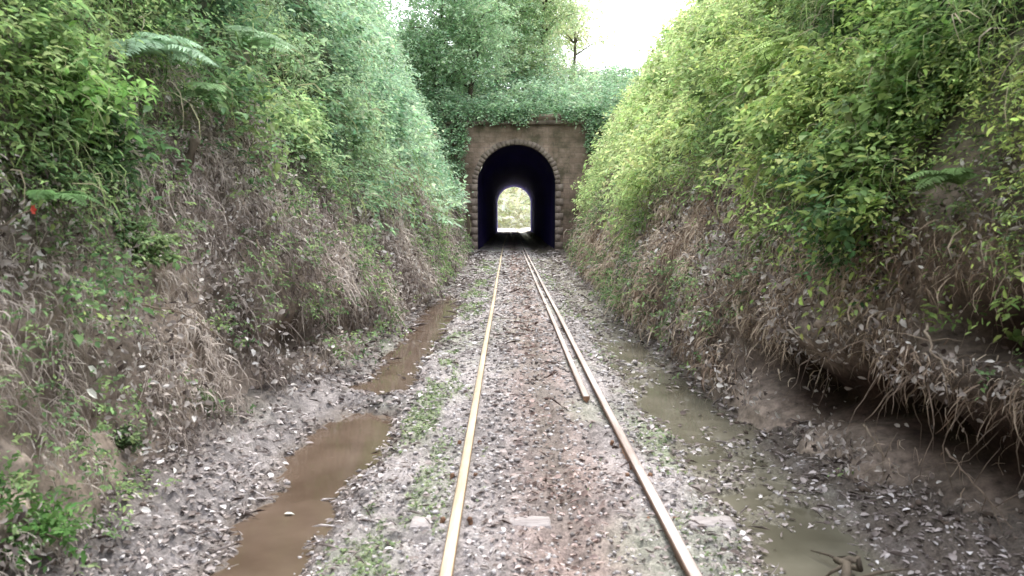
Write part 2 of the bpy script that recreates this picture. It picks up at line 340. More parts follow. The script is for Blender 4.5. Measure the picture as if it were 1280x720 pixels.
# sleepers, mostly buried
words = ['pale worn sleeper crossing the track nearest the camera', 'second sleeper from the camera, only slivers showing through gravel', 'third sleeper from the camera, nearly buried in litter']
for i in range(3):
    y = 4.05 + i * .72
    s = empty('sleeper', (.27, y, -.1), words[i], 'sleeper', 'sleepers under the track')
    b = MB()
    nseg = 80; xa = np.linspace(-.62, 1.24, nseg + 1)
    if i == 0:
        top = np.full(len(xa), -.13)
        for (a_, b_) in SLABS: top = np.where((xa > a_) & (xa < b_), -.056, top)
    else: top = np.clip(gh(xa, y) - .014 + .010 * vn(xa * 3.3, y, 0, 60), -.14, -.03)
    hw = .068 + .016 * vn(xa * 14, y, 0, 61)
    V = []
    for k, x in enumerate(xa):
        V += [(x, y - hw[k] - .01, -.2), (x, y - hw[k], top[k] - .010), (x, y - hw[k] + .012, top[k]), (x, y + hw[k] - .015, top[k] + .002), (x, y + hw[k], top[k] - .01), (x, y + hw[k] + .01, -.2)]
    Q = [(a * 6 + j, a * 6 + j + 1, a * 6 + j + 7, a * 6 + j + 6) for a in range(nseg) for j in range(5)]
    b.add(V, Q + [(0, 1, 4, 5), (1, 2, 3, 4), (nseg * 6, nseg * 6 + 1, nseg * 6 + 4, nseg * 6 + 5), (nseg * 6 + 1, nseg * 6 + 2, nseg * 6 + 3, nseg * 6 + 4)])
    b.build('beam', M_sleeper, s)
    for x0 in RX:
        for q in (-.075, .075):
            b = MB(); b.tube([(x0 + q, y, -.10), (x0 + q, y, -.05)], .011, 6); b.tube([(x0 + q, y, -.052), (x0 + q * .8, y, -.04)], [.018, .012], 6)
            b.build('spike', M_rust, s)

# ------------------------------------------------------------------ tunnel
TR, TS = 1.85, 3.10
def outline(cx, n=24, extra=()):
    pts = [(-TR, z) for z in np.linspace(-.35, TS, 7)[:-1]]
    an = sorted(set(list(np.linspace(math.pi, 0, n)) + list(extra)), reverse=True)
    pts += [(TR * math.cos(a), TS + TR * math.sin(a)) for a in an]
    pts += [(TR, z) for z in np.linspace(TS, -.35, 7)[1:]]
    return pts, an
def tcx(y): return .40 + .28 * (y - 38) / 52
def portal_wall(cx, y0, y1, W, top, name, mat, parent):
    ca = math.atan2(top - TS, W); inn, an = outline(cx, 24, (ca, math.pi - ca)); out = []
    for (x, z) in inn:
        if z <= TS: out.append((math.copysign(W, x), z))
        else:
            a = math.atan2(z - TS, x); k = min(W / max(abs(math.cos(a)), 1e-6), (top - TS) / max(math.sin(a), 1e-6)); out.append((k * math.cos(a), TS + k * math.sin(a)))
    n = len(inn); V = []
    for y in (y0, y1):
        for f in (0, .33, .66, 1):
            V += [(cx + i[0] * (1 - f) + o[0] * f, y, i[1] * (1 - f) + o[1] * f) for i, o in zip(inn, out)]
    Q = []
    for blk in (0, 4):
        for r in range(3):
            Q += [((blk + r) * n + k, (blk + r) * n + k + 1, (blk + r + 1) * n + k + 1, (blk + r + 1) * n + k) for k in range(n - 1)]
    Q += [(k, k + 1, 4 * n + k + 1, 4 * n + k) for k in range(n - 1)]
    Q += [(3 * n + k, 3 * n + k + 1, 7 * n + k + 1, 7 * n + k) for k in range(n - 1)]
    return mk(name, V, [np.array(Q)], mat, parent)
tun = empty('railway_tunnel', (.40, 38, 0), 'single track railway tunnel with arched stone mouth at the end of the cutting', 'tunnel')
portal_wall(.40, 38.0, 38.6, 5.2, 5.86, 'portal_wall', M_wall, tun)
b = MB(); cx = .40
na = 29
for k in range(na):
    a0 = math.pi * k / na + .002; a1 = math.pi * (k + 1) / na - .002; r1 = TR + .24 + U(-.03, .03); yf = 37.975 - U(0, .006)
    V = []
    for y in (yf, 38.05):
        for r, a in ((TR - .012, a0), (r1, a0), (r1, a1), (TR - .012, a1)): V.append((cx + r * math.cos(a), y, TS + r * math.sin(a)))
    b.hexa(V)
for s in (-1, 1):
    z = -.3
    k = 0
    while z < TS - .05:
        h = min(.34, TS - z); w = .36 if k % 2 else .24
        b.box(cx + s * (TR - .012), cx + s * (TR + w), 37.97 - U(0, .006), 38.05, z + .003, z + h - .003); z += h; k += 1
b.build('arch_ring', M_trim, tun)
b = MB()
x = -4.6
while x < 5.4:
    w = U(.5, .8); b.box(x + .004, x + w - .004, 37.80 + U(-.01, .01), 38.7, 5.863, 6.04 + U(-.01, .01)); x += w
b.build('cornice', M_trim, tun)
b = MB(); b.box(-4.4, 5.2, 37.98, 38.5, 6.06, 6.34, .01); b.build('parapet', M_wall, tun)
# low flanking wall left of the mouth
b = MB()
for k in range(7): b.box(-2.35 + U(-.02, .02), -2.0 + U(-.02, .02), 35.6 + k * .33, 35.6 + k * .33 + .325, -.3, 1.5 + k * .16)
b.build('wing_wall', M_trim, tun)
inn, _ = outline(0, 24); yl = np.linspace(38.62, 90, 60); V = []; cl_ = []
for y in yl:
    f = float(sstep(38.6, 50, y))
    V += [(tcx(y) + x, y, z) for x, z in inn]; cl_ += [(.014 + .09 * f, .009 + .06 * f, .06 + .40 * f)] * len(inn)  # navy brightens with depth, painted in to offset the dim tunnel light
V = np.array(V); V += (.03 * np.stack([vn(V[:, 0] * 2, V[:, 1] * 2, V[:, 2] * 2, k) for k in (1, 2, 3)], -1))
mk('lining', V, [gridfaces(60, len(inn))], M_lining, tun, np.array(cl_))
portal_wall(tcx(90), 90.02, 90.6, 20, 6.0, 'far_portal_wall', M_wall, tun)

# ------------------------------------------------------------------ foliage generators
def leafgeo(P, D, N, L, W):
    D = nrm(D); S = nrm(np.cross(D, N)); N = np.cross(S, D); L = L[:, None]; W = W[:, None]
    a = P; r1 = P + D * .28 * L + S * .46 * W + N * .10 * W; r2 = P + D * .66 * L + S * .36 * W + N * .04 * W
    t = P + D * L - N * .16 * L; l2 = P + D * .66 * L - S * .36 * W + N * .04 * W; l1 = P + D * .28 * L - S * .46 * W + N * .10 * W
    V = np.stack([a, r1, r2, t, l2, l1], 1).reshape(-1, 3)
    i = np.arange(len(P))[:, None] * 6
    return V, np.concatenate([i + np.array([[0, 1, 2, 3]]), i + np.array([[0, 3, 4, 5]])])
def sprays(P, N, length, nleaf, L0, aspect, color, droop=.35, spread=.7, jit=.25):
    m = len(P); length = np.broadcast_to(length, (m,)); L0 = np.broadcast_to(L0, (m,))
    A = nrm(N * 1.0 + rng.normal(0, spread, (m, 3)) + np.array([0, 0, .25]))
    up = np.array([0, 0, 1.0]); S = nrm(np.cross(A, up + rng.normal(0, .3, (m, 3))))
    k = np.arange(nleaf); s = (k + .6) / nleaf
    sg = np.where(k % 2 == 0, 1, -1)
    pos = P[:, None] + A[:, None] * (length[:, None] * s)[..., None] + np.array([0, 0, -1.0]) * (droop * length[:, None] * s**2)[..., None]
    pos = pos + rng.normal(0, .06, pos.shape) * length[:, None, None]
    D = A[:, None] * .55 + S[:, None] * sg[None, :, None] * .8 + np.array([0, 0, -.35]) + rng.normal(0, jit, pos.shape)
    NN = up * .8 + N[:, None] * .45 + rng.normal(0, .35, pos.shape)
    L = L0[:, None] * rng.uniform(.6, 1.25, (m, nleaf)); W = L * np.broadcast_to(aspect, (m,))[:, None] * rng.uniform(.8, 1.2, L.shape)
    c = color[:, None, :] * rng.uniform(.72, 1.3, (m, nleaf, 1)) * (1 + rng.normal(0, .06, (m, nleaf, 3)))
    return [x.reshape(-1, x.shape[-1]) for x in (pos, D, NN)] + [L.ravel(), W.ravel(), c.reshape(-1, 3)]
def put_leaves(name, arr, mat=M_leaf, parent=None):
    P, D, N, L, W, c = arr
    V, F = leafgeo(P, D, N, L, W)
    return mk(name, V, [F], mat, parent, np.clip(np.repeat(c, 6, 0), .002, .9))
def ramp(t, *cols):
    t = np.clip(t, 0, 1) * (len(cols) - 1); i = np.minimum(t.astype(int), len(cols) - 2); f = (t - i)[:, None]; cols = np.array(cols); return cols[i] * (1 - f) + cols[i + 1] * f
def strands(P, out, L, W, c, K=5, sag=1.0):
    m = len(P); s = np.linspace(0, 1, K)
    wob = rng.normal(0, .12, (m, 3)); side = nrm(np.cross(out, np.array([0, 0, 1.0])) + rng.normal(0, .35, (m, 3)))
    drift = rng.normal(0, .42, m)
    C_ = P[:, None] + out[:, None] * (L[:, None] * .42 * np.sin(s * 2.2)[None])[..., None] + np.array([0, 0, -1.0]) * (L[:, None] * (s**1.6 * sag - .22 * s)[None])[..., None]
    C_ = C_ + side[:, None] * (L[:, None] * drift[:, None] * s[None]**1.4)[..., None] + wob[:, None] * (L[:, None] * np.sin(s * 3)[None])[..., None]
    w = W[:, None] * np.array([.7, 1, .9, .6, .12])[None]
    a = C_ + side[:, None] * w[..., None]; b = C_ - side[:, None] * w[..., None]
    V = np.stack([a, b], 2).reshape(-1, 3)
    i = (np.arange(m)[:, None] * K + np.arange(K - 1)[None])[..., None] * 2
    F = (i + np.array([0, 1, 3, 2])).reshape(-1, 4)
    return V, F, np.repeat(c, 2 * K, 0)

def bnd(side, y):
    if side == -1: b = np.interp(y, [3, 4.5, 6, 10, 17, 25, 34], [1.55, 1.7, 2.2, 2.2, 1.9, 2.0, 2.6])
    else: b = np.interp(y, [3, 5, 7, 12, 25, 34], [1.45, 1.15, 1.6, 1.8, 2.1, 2.4])
    return b + .8 * fbm(y * .7, 0 * y, side, 70, 3)
def bankgreen(side, n):
    y = np.exp(U(math.log(2.0), math.log(37.6), n)); hm = np.minimum(2.6 + .36 * y, 9.5 if side == -1 else 8.6)
    h = .9 + (hm - .9) * U(0, 1, n)
    big = fbm(y * .6, h * .8, side * 4.0, 71, 3)
    gap = fbm(y * 1.1, h * 1.3, side, 72, 3)
    keep = (h > bnd(side, y) + rng.normal(0, .28, n)) & (gap > -.26 - .12 * (y > 12))
    y, h, big, gap = y[keep], h[keep], big[keep], gap[keep]
    lump = (.12 + .70 * np.clip(gap + .15, 0, 1) + .006 * y) * sstep(40, 28, y) ** .7 + .05
    P, N = bankpt(side, y, h); P = P + N * (lump * U(.2, 1.0, len(y)))[:, None]
    sz = (y / 6)**.50
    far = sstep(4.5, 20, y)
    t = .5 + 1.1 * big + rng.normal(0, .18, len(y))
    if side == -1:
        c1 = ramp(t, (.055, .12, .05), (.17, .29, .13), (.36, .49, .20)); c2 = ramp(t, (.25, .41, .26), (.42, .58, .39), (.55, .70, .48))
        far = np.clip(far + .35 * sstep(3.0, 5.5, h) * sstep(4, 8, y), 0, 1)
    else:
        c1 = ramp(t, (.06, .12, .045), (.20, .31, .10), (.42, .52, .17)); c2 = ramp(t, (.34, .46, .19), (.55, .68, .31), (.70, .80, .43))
        far = np.clip(far + .5 * sstep(3.5, 6.5, h), 0, 1)  # high leaves lightened in colour to imitate glow around the skyline
    c = c1 * (1 - far[:, None]) + c2 * far[:, None]  # distant leaves blend to a paler palette, haze painted into the colour
    spc = vn(y * 1.4, h * 1.4, side, 77)
    lf = np.where(spc > .35, 1.35, np.where(spc < -.35, .7, .95)); asp = np.where(spc > .35, .6, np.where(spc < -.35, .36, .5))
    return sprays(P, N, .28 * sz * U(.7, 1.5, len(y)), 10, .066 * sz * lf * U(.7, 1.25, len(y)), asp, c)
def greenstrands(side, n):
    y = np.exp(U(math.log(2.2), math.log(36), n)); hm = np.minimum(2.8 + .36 * y, 9); h = 1.2 + (hm - 1.2) * U(0, 1, n)**1.3
    kp = (h > bnd(side, y) - .2) & (fbm(y * 1.6, h * 1.6, side, 91, 2) > .0); y, h = y[kp], h[kp]; m = len(y)
    P, N = bankpt(side, y, h, U(.15, .5, m)); sz = (y / 6)**.55
    t = U(0, 1, m); c = ramp(t, (.10, .18, .06), (.26, .38, .14), (.38, .42, .22), (.38, .32, .26))
    return strands(P, nrm(N * [1, 1, .4] + rng.normal(0, .5, (m, 3))), .34 * sz * U(.4, 1.5, m), .005 * sz**1.5 * U(.4, 1.5, m), c)
for side, w1, w2 in ((-1, 'dense green leaves and creepers cloaking the upper left bank', 'long drooping grass blades and stems on the upper left bank'), (1, 'yellow green leaves and creepers cloaking the upper right bank', 'long drooping grass blades and stems on the upper right bank')):
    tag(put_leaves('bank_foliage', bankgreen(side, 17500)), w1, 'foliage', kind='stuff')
    V, F, c_ = greenstrands(side, 9000)
    tag(mk('long_grass', V, [F], M_leaf, None, c_), w2, 'long grass', kind='stuff')
n = 3800
x = U(-9, 8, n); y = 38.4 + U(0, 1, n)**1.5 * 16
P = np.stack([x, y, hillz(x, y) + U(.1, 1.3, n) * (1 + .8 * fbm(x * .6, y * .6))], -1); N = np.tile(np.array([0, -.6, .8]), (n, 1))
c = ramp(.5 + 1.0 * fbm(x * .5, y * .5, 0, 75) + rng.normal(0, .15, n), (.24, .38, .23), (.40, .55, .36), (.55, .69, .46))  # pale palette carries painted haze
tag(put_leaves('hill_foliage', sprays(P, N, .8, 9, .21, .5, c)), 'soft green undergrowth on the hill above the tunnel mouth', 'foliage', kind='stuff')
n = 1200
x = np.concatenate([U(-4, -1.6, 500), U(-1.6, 4.5, 560), U(3.4, 4.8, 140)]); z = np.concatenate([U(3.6, 6.9, 500), 6.9 - .85 * U(0, 1, 560)**.6, U(4.6, 6.6, 140)])
kp = (z > 6.2 + .3 * vn(x * 1.7, 0, 0, 12)) | (x < -1.75 - (6.2 - z) * .16) | (x > 3.6)
P = np.stack([x, 37.72 + 0 * x, z], -1)[kp]; n = len(P); N = np.tile(np.array([0, -1, .1]), (n, 1))
c = ramp(U(0, 1, n), (.18, .29, .17), (.33, .48, .29), (.43, .59, .37))
tag(put_leaves('ivy', sprays(P, N, .36, 9, .15, .6, c, droop=.9)), 'creeper trailing over the tunnel cornice and wall corners', 'creeper', kind='stuff')
n = 1500
x = U(-14, 16, n); y = U(122, 140, n); P = np.stack([x, y, -.5 + U(0, 16, n)], -1); N = np.tile(np.array([0, -1, .3]), (n, 1))
tag(put_leaves('distant_foliage', sprays(P, N, 1.6, 8, .9, .6, ramp(U(0, 1, n), (.76, .79, .58), (.82, .84, .66), (.86, .87, .74)))), 'pale sunlit greenery framed by the far end of the tunnel', 'foliage', kind='stuff')  # very pale leaf colours stand in for bright daylight beyond the tunnel

# ------------------------------------------------------------------ dry stuff on banks
def bankdry(side, n):
    y = np.exp(U(math.log(2.0), math.log(37.5), n)); h = U(.03, 1, n) * 3.4
    cl = fbm(y * 1.6, h * 1.8, side, 80, 3)
    dens = cl > -.20 + .2 * sstep(.5, .1, h)
    keep = dens & (h < bnd(side, y) + .45 + rng.normal(0, .2, n))
    keep &= (dents(side, y, h + .05) < .16) | (U(0, 1, n) < .10)
    y, h, cl = y[keep], h[keep], cl[keep]; m = len(y)
    P, N = bankpt(side, y, h); P = P + N * (.05 + .30 * np.clip(cl + .1, 0, 1) * U(.2, 1, m))[:, None]
    sz = (y / 6)**.55
    t = .5 + .9 * fbm(y * .9, h * 1.1, side, 81, 3) + rng.normal(0, .28, m)
    if side == -1: c = ramp(t, (.15, .12, .11), (.38, .325, .295), (.62, .55, .50))
    else: c = ramp(t, (.18, .125, .095), (.50, .40, .32), (.72, .61, .50))
    out = nrm(N * [1, 1, .3] + rng.normal(0, .65, (m, 3)))
    return strands(P, out, .18 * sz * U(.3, 1.7, m), .0038 * sz**1.6 * U(.4, 2.0, m), c)
for side, nm in ((-1, 'left'), (1, 'right')):
    V, F, c_ = bankdry(side, 52000)
    tag(mk('dry_grass', V, [F], M_dry, None, c_), f'tangle of dead brown grass hanging on the lower {nm} bank', 'dry grass', kind='stuff')
    n = 44000; y = np.exp(U(math.log(2.0), math.log(37), n)); h = U(0, 1, n) * 3.0
    kp = (fbm(y * 1.3, h * 1.4, side, 83, 3) > -.25) & (h < bnd(side, y) + .4)
    kp &= (dents(side, y, h) < .18) | (U(0, 1, n) < .10)
    y, h = y[kp], h[kp]; n = len(y); P, N = bankpt(side, y, h, U(.01, .24, n)); sz = (y / 6)**.6
    c = ramp(np.clip(rng.normal(.48, .29, n), 0, 1), (.09, .07, .065), (.30, .26, .24), (.50, .45, .42), (.74, .71, .69))
    L = .045 * sz * U(.4, 1.6, n)
    arr = [P, rng.normal(0, 1, (n, 3)) + [0, 0, -.5], N + rng.normal(0, .8, (n, 3)), L, L * U(.25, .7, n), c]
    tag(put_leaves('dead_leaves', arr, M_dry), f'withered grey brown leaves caught in the {nm} bank grass', 'dead leaves', kind='stuff')
    n = 3800; y = np.exp(U(math.log(2.3), math.log(36), n)); h = U(.02, 2.4, n)
    kp = (fbm(y * 1.1, h * 1.3, side, 85, 3) > (.05 if side == -1 else .12)) | ((side == -1) & (y < 4.2) & (h < .9) & (U(0, 1, n) < .5))
    kp &= dents(side, y, h) < .15
    y, h = y[kp], h[kp]; n = len(y); P, N = bankpt(side, y, h, U(.08, .30, n)); sz = (y / 6)**.55
    c = ramp(U(0, 1, n), (.09, .15, .07), (.19, .29, .13), (.33, .44, .20))
    tag(put_leaves('weeds', sprays(P, N, .16 * sz, 9, .040 * sz, .5, c)), f'small green weeds sprouting through the dead grass of the {nm} bank', 'weeds', kind='stuff')
for side, nm, cnt, yr in ((1, 'right', 170, (2.9, 7.6)), (-1, 'left', 50, (6.5, 11))):
    b = MB()
    for k in range(cnt):
        y0 = U(*yr); h0 = U(.45, 1.2); P, N = bankpt(side, np.array([y0]), np.array([h0])); p = P[0] - N[0] * .04
        L = U(.2, .8); q = [p]; d = nrm(N[0] * U(.4, 1) + [0, U(-.9, .9), -.1])
        for i in range(9):
            d = nrm(d + rng.normal(0, .28, 3) + [0, 0, -.28]); q.append(q[-1] + d * L / 9)
        b.tube(q, np.linspace(U(.0025, .0075), .0012, 10), 5)
    tag(b.build('hanging_roots', M_root), f'thin dirty roots hanging from the washed out foot of the {nm} bank', 'roots', kind='stuff')

# ------------------------------------------------------------------ ground scatter
n = 76000
y = np.exp(U(math.log(1.8), math.log(37), n)); x = np.concatenate([U(-2.1, 2.3, 50000), U(-2.1, -.8, 15000), U(1.1, 2.3, 11000)])
z = gh(x, y)
dens = np.interp(x, [-2.1, -1.5, -1.4, -.95, -.85, -.3, .27, .8, 1.2, 1.6, 2.3], [1, 1, .9, .9, .75, .5, .75, .55, .75, .4, 1]) * (.65 + 1.1 * fbm(x * 2, y * 1.5, 0, 95))
onslab = (np.abs(y - 4.05) < .07) & (((x > -.52) & (x < -.39)) | ((x > -.01) & (x < .24)) | ((x > .91) & (x < 1.19))) & (U(0, 1, n) < .5)
kp = (U(0, 1, n) < dens) & ~onslab & (np.abs(x - RX[0]) > .045) & (np.abs(x - RX[1]) > .045) & ~((x < -.8) & (z < -.16)) & ~((x > 1.08) & (z < -.136) & (y < 10.5) & (U(0, 1, n) < .93))
x, y, z = x[kp], y[kp], z[kp]; n = len(x); sz = (y / 5)**.62
z = np.where((x > 1.08) & (y < 10.5), np.maximum(z, -.130), z)
c = ramp(np.clip(rng.normal(.46, .3, n), 0, 1), (.09, .07, .065), (.27, .23, .22), (.46, .41, .405), (.74, .70, .71))
cen = np.exp(-((x - .3) / .33)**2)[:, None]; c = c * (1 - .6 * cen) + c * np.array([.85, .62, .54]) * .6 * cen
a = U(0, 6.28, n); D = np.stack([np.cos(a), np.sin(a), rng.normal(.05, .25, n)], -1); L = .033 * sz * U(.4, 1.9, n); W = L * U(.35, .75, n)
tw = U(0, 1, n) < .10; L = np.where(tw, L * 2.6, L); W = np.where(tw, L * .06, W)
arr = [np.stack([x, y, z + .004 + .006 * U(0, 1, n)], -1), D, np.array([0, 0, 1.0]) + rng.normal(0, .33, (n, 3)), L, W, c]
tag(put_leaves('leaf_litter', arr, M_dry), 'pinkish brown fallen leaves strewn over the track bed', 'leaf litter', kind='stuff')
ico = np.array([(0, 0, 1), *[(.894 * math.cos(a), .894 * math.sin(a), .447) for a in np.arange(5) * 2 * math.pi / 5], *[(.894 * math.cos(a), .894 * math.sin(a), -.447) for a in (np.arange(5) + .5) * 2 * math.pi / 5], (0, 0, -1)])
ift = np.array([(0, 1, 2), (0, 2, 3), (0, 3, 4), (0, 4, 5), (0, 5, 1), (1, 6, 2), (2, 6, 7), (2, 7, 3), (3, 7, 8), (3, 8, 4), (4, 8, 9), (4, 9, 5), (5, 9, 10), (5, 10, 1), (1, 10, 6), (6, 11, 7), (7, 11, 8), (8, 11, 9), (9, 11, 10), (10, 11, 6)])
def rocks(x, y, z, R, c, name, label, cat):
    n = len(x)
    V = ico[None] * U(.55, 1.3, (n, 12, 1)) * R[:, None, None] * rng.uniform(.6, 1.4, (n, 1, 3)) * [1, 1, .65]
    V = V + np.stack([x, y, z], -1)[:, None]
    tag(mk(name, V.reshape(-1, 3), [(np.arange(n)[:, None, None] * 12 + ift[None]).reshape(-1, 3)], M_stone, None, np.repeat(c, 12, 0)), label, cat, kind='stuff')
n = 24000
y = np.exp(U(math.log(1.8), math.log(37), n)); x = rng.normal(.2, .8, n)
kp = (x > -1.9) & (x < 2.0) & (np.abs(x - RX[0]) > .05) & (np.abs(x - RX[1]) > .05) & (np.abs(x - RX[1] + .13) > .05) & ~((np.abs(y - 4.05) < .07) & (x > -.6) & (x < 1.23)) & ~((np.abs(x - .3) < .25) & (U(0, 1, n) < .4)); x, y = x[kp], y[kp]; n = len(x)
rocks(x, y, gh(x, y), .0105 * (y / 5)**.6 * U(.4, 1.9, n), ramp(U(0, 1, n), (.12, .105, .10), (.28, .255, .25), (.42, .39, .39), (.6, .57, .58)), 'gravel', 'loose grey gravel between and beside the rails', 'gravel')
n = 500
y = np.exp(U(math.log(2.4), math.log(16), n)); sd_ = np.where(U(0, 1, n) < .7, 1, -1); bb = np.where(sd_ > 0, np.interp(y, *BY[1]), -np.interp(y, *BY[-1])); x = bb - sd_ * U(-.3, .2, n)
rocks(x, y, np.maximum(gh(x, y), -.13) + .003, .015 * (y / 5)**.4 * U(.4, 1.8, n), ramp(U(0, 1, n), (.06, .045, .035), (.12, .09, .075), (.2, .16, .14)), 'soil_clods', 'crumbled earth clods lying along the foot of the banks', 'earth clods')
n = 9000
y = np.exp(U(math.log(1.8), math.log(30), n)); x = np.where(U(0, 1, n) < .7, rng.normal(-.66, .19, n), rng.normal(1.15, .2, n))
kp = (fbm(x * 3, y * 1.1, 0, 35) > .04) & (np.abs(x - RX[0]) > .05) & (np.abs(x - RX[1]) > .05) & (gh(x, y) > -.13); x, y = x[kp], y[kp]; n = len(x)
P = np.stack([x, y, gh(x, y) + .004], -1); N = np.tile(np.array([0, 0, 1.0]), (n, 1)); sz = (y / 5)**.6
tag(put_leaves('moss', sprays(P, N, .02 * sz, 5, .018 * sz, .6, ramp(U(0, 1, n), (.12, .17, .08), (.26, .34, .17), (.40, .47, .28)))), 'patchy green moss and seedlings along the outside of the rails', 'moss', kind='stuff')

# ------------------------------------------------------------------ individual plants
def fern(p, out, size, col, label, nf=8):
    e = empty('fern', tuple(p), label, 'fern', 'ferns on the banks')
    for f in range(nf):
        a = math.radians(-75 + 150 * f / (nf - 1) + U(-8, 8)); o = np.array(out, float); t = np.array([0, 1.0, 0])
        d = nrm(o * math.cos(a) + t * math.sin(a) + np.array([0, 0, U(.25, .75)])); L = size * U(.75, 1.1); K = 24
        s = np.linspace(0, 1, K); C_ = np.array(p) + d * (L * s)[:, None] + np.array([0, 0, -1.0]) * (L * .55 * s**2.2)[:, None]
        T = nrm(np.gradient(C_, axis=0)); S = nrm(np.cross(T, [0, 0, 1.0])); NN = np.cross(S, T)
        w = L * .24 * np.sin(np.pi * np.clip(s * .93 + .06, 0, 1))**.8
        P = np.concatenate([C_, C_]); D = np.concatenate([S + T * .45, -S + T * .45]) + rng.normal(0, .05, (2 * K, 3)); D[:, 2] -= .12
        LL = np.concatenate([w, w]) * U(.9, 1.1, 2 * K); W = LL * 0 + L * .045
        c = np.tile(np.array(col), (2 * K, 1)) * U(.8, 1.2, (2 * K, 1)) * U(.8, 1.2)
        V, F = leafgeo(P, D, np.concatenate([NN, NN]), LL, W)
        mk('frond', V, [F], M_leaf, e, np.repeat(c, 6, 0))
def shrub(px, py, r, col, label, nst=9, nsp=90, leaf=.08, asp=.5, droop=.35, nm='shrub', catg='shrub'):
    p = hit(px, py); s = -1 if p[0] < 0 else 1
    if p[2] < .0: p[2] = float(gh(p[0], p[1]))
    e = empty(nm, tuple(p), label, catg)
    out = np.array([-s * .7, 0, .6]); b = MB(); tips = []
    for k in range(nst):
        d = nrm(out + rng.normal(0, .6, 3) + [0, 0, .3]); L = r * U(.5, 1.3)
        pts = [p - out * .12 + d * L * t + np.array([0, 0, -droop * .5 * L * t * t]) + rng.normal(0, .02 * r, 3) * t for t in np.linspace(0, 1, 6)]
        b.tube(pts, np.linspace(.012, .004, 6) * (r / .6)**.5, 5); tips += pts[2:]
    b.build('stem', M_bark, e)
    tips = np.array(tips); i = rng.integers(0, len(tips), nsp); P = tips[i] + rng.normal(0, .12 * r, (nsp, 3))
    N = nrm(P - (p - out * .3))
    c = np.tile(np.array(col), (nsp, 1)) * U(.6, 1.35, (nsp, 1))
    put_leaves('foliage', sprays(P, N, r * .42, 9, leaf, asp, c, droop=droop), M_leaf, e)
    return e
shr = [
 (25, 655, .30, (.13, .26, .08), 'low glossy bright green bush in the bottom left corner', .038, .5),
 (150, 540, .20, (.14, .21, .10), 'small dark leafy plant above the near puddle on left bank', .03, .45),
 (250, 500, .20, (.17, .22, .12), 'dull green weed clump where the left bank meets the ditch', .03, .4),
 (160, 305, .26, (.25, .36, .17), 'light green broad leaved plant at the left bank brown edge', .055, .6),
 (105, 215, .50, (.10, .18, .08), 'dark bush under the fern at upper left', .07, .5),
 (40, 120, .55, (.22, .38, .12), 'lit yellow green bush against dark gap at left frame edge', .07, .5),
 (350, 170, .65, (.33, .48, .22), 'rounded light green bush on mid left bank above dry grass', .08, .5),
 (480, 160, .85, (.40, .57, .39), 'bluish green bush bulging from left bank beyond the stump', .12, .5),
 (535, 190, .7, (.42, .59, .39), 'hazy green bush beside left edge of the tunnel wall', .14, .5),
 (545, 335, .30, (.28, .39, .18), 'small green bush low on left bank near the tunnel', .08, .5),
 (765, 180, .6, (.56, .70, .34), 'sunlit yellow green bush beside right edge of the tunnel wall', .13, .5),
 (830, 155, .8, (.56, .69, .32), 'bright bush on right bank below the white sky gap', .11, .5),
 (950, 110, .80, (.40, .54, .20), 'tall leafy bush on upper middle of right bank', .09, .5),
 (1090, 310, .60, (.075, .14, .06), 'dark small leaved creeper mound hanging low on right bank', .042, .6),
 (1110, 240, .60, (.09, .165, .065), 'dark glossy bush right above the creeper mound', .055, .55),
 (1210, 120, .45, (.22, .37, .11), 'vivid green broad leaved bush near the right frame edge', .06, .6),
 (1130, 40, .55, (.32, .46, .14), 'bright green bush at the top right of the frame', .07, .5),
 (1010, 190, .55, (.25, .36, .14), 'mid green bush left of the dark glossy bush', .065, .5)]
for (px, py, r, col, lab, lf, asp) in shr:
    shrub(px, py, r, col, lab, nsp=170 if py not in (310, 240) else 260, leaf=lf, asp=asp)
for (px, py, sz_, col, lab, s) in [
 (165, 70, .7, (.34, .50, .34), 'pale feathery fern arching out at the top left', -1), (240, 120, .5, (.26, .40, .2), 'smaller fern just right of the pale feathery one', -1),
 (60, 250, .3, (.14, .25, .10), 'dark fern near the red flower on the left bank', -1), (300, 60, .7, (.36, .52, .32), 'light fern high on the left bank', -1),
 (1000, 60, .6, (.40, .54, .2), 'light fern high on the right bank', 1), (1200, 230, .35, (.15, .24, .09), 'dark fern low at the right frame edge', 1)]:
    p = hit(px, py, .35); fern(p, (-s, 0, .2), sz_, col, lab)
def tree(base, H, lean, crown_r, nclump, nsp, leaf, col1, col2, label, tr=.14, nm='tree'):
    base = np.array(base, float); e = empty(nm, tuple(base), label, 'tree'); b = MB()
    top = base + np.array([lean[0], lean[1], H]); s = np.linspace(0, 1, 9)
    T = base + (top - base) * s[:, None] + np.stack([.25 * np.sin(s * 5 + base[0]), .2 * np.sin(s * 4), 0 * s], -1) * (H / 7); T[0] -= [0, 0, .5]
    b.tube(T, np.linspace(tr, tr * .25, 9), 8); cl = []
    for k in range(nclump):
        f = U(.2, 1.0); j = int(f * 8); st = T[j]
        a = U(0, 6.28); d = np.array([math.cos(a), math.sin(a), U(.0, .8)]); en = st + d * crown_r * U(.5, 1.1)
        mid = (st + en) / 2 + [0, 0, .25]
        b.tube([st, mid, en], [tr * .35, tr * .22, tr * .08], 5); cl.append(en); cl.append(mid)
    b.build('trunk', M_bark, e)
    cl = np.array(cl); i = rng.integers(0, len(cl), nsp); P = cl[i] + rng.normal(0, crown_r * .22, (nsp, 3)) * [1, 1, .7]
    N = nrm(P - cl[i] + [0, 0, .2]); t = U(0, 1, nsp)[:, None]; c = np.array(col1) * (1 - t) + np.array(col2) * t
    put_leaves('crown', sprays(P, N, leaf * 3.2, 9, leaf, .48, c * np.array([1.02, 1, .9])), M_leaf, e)
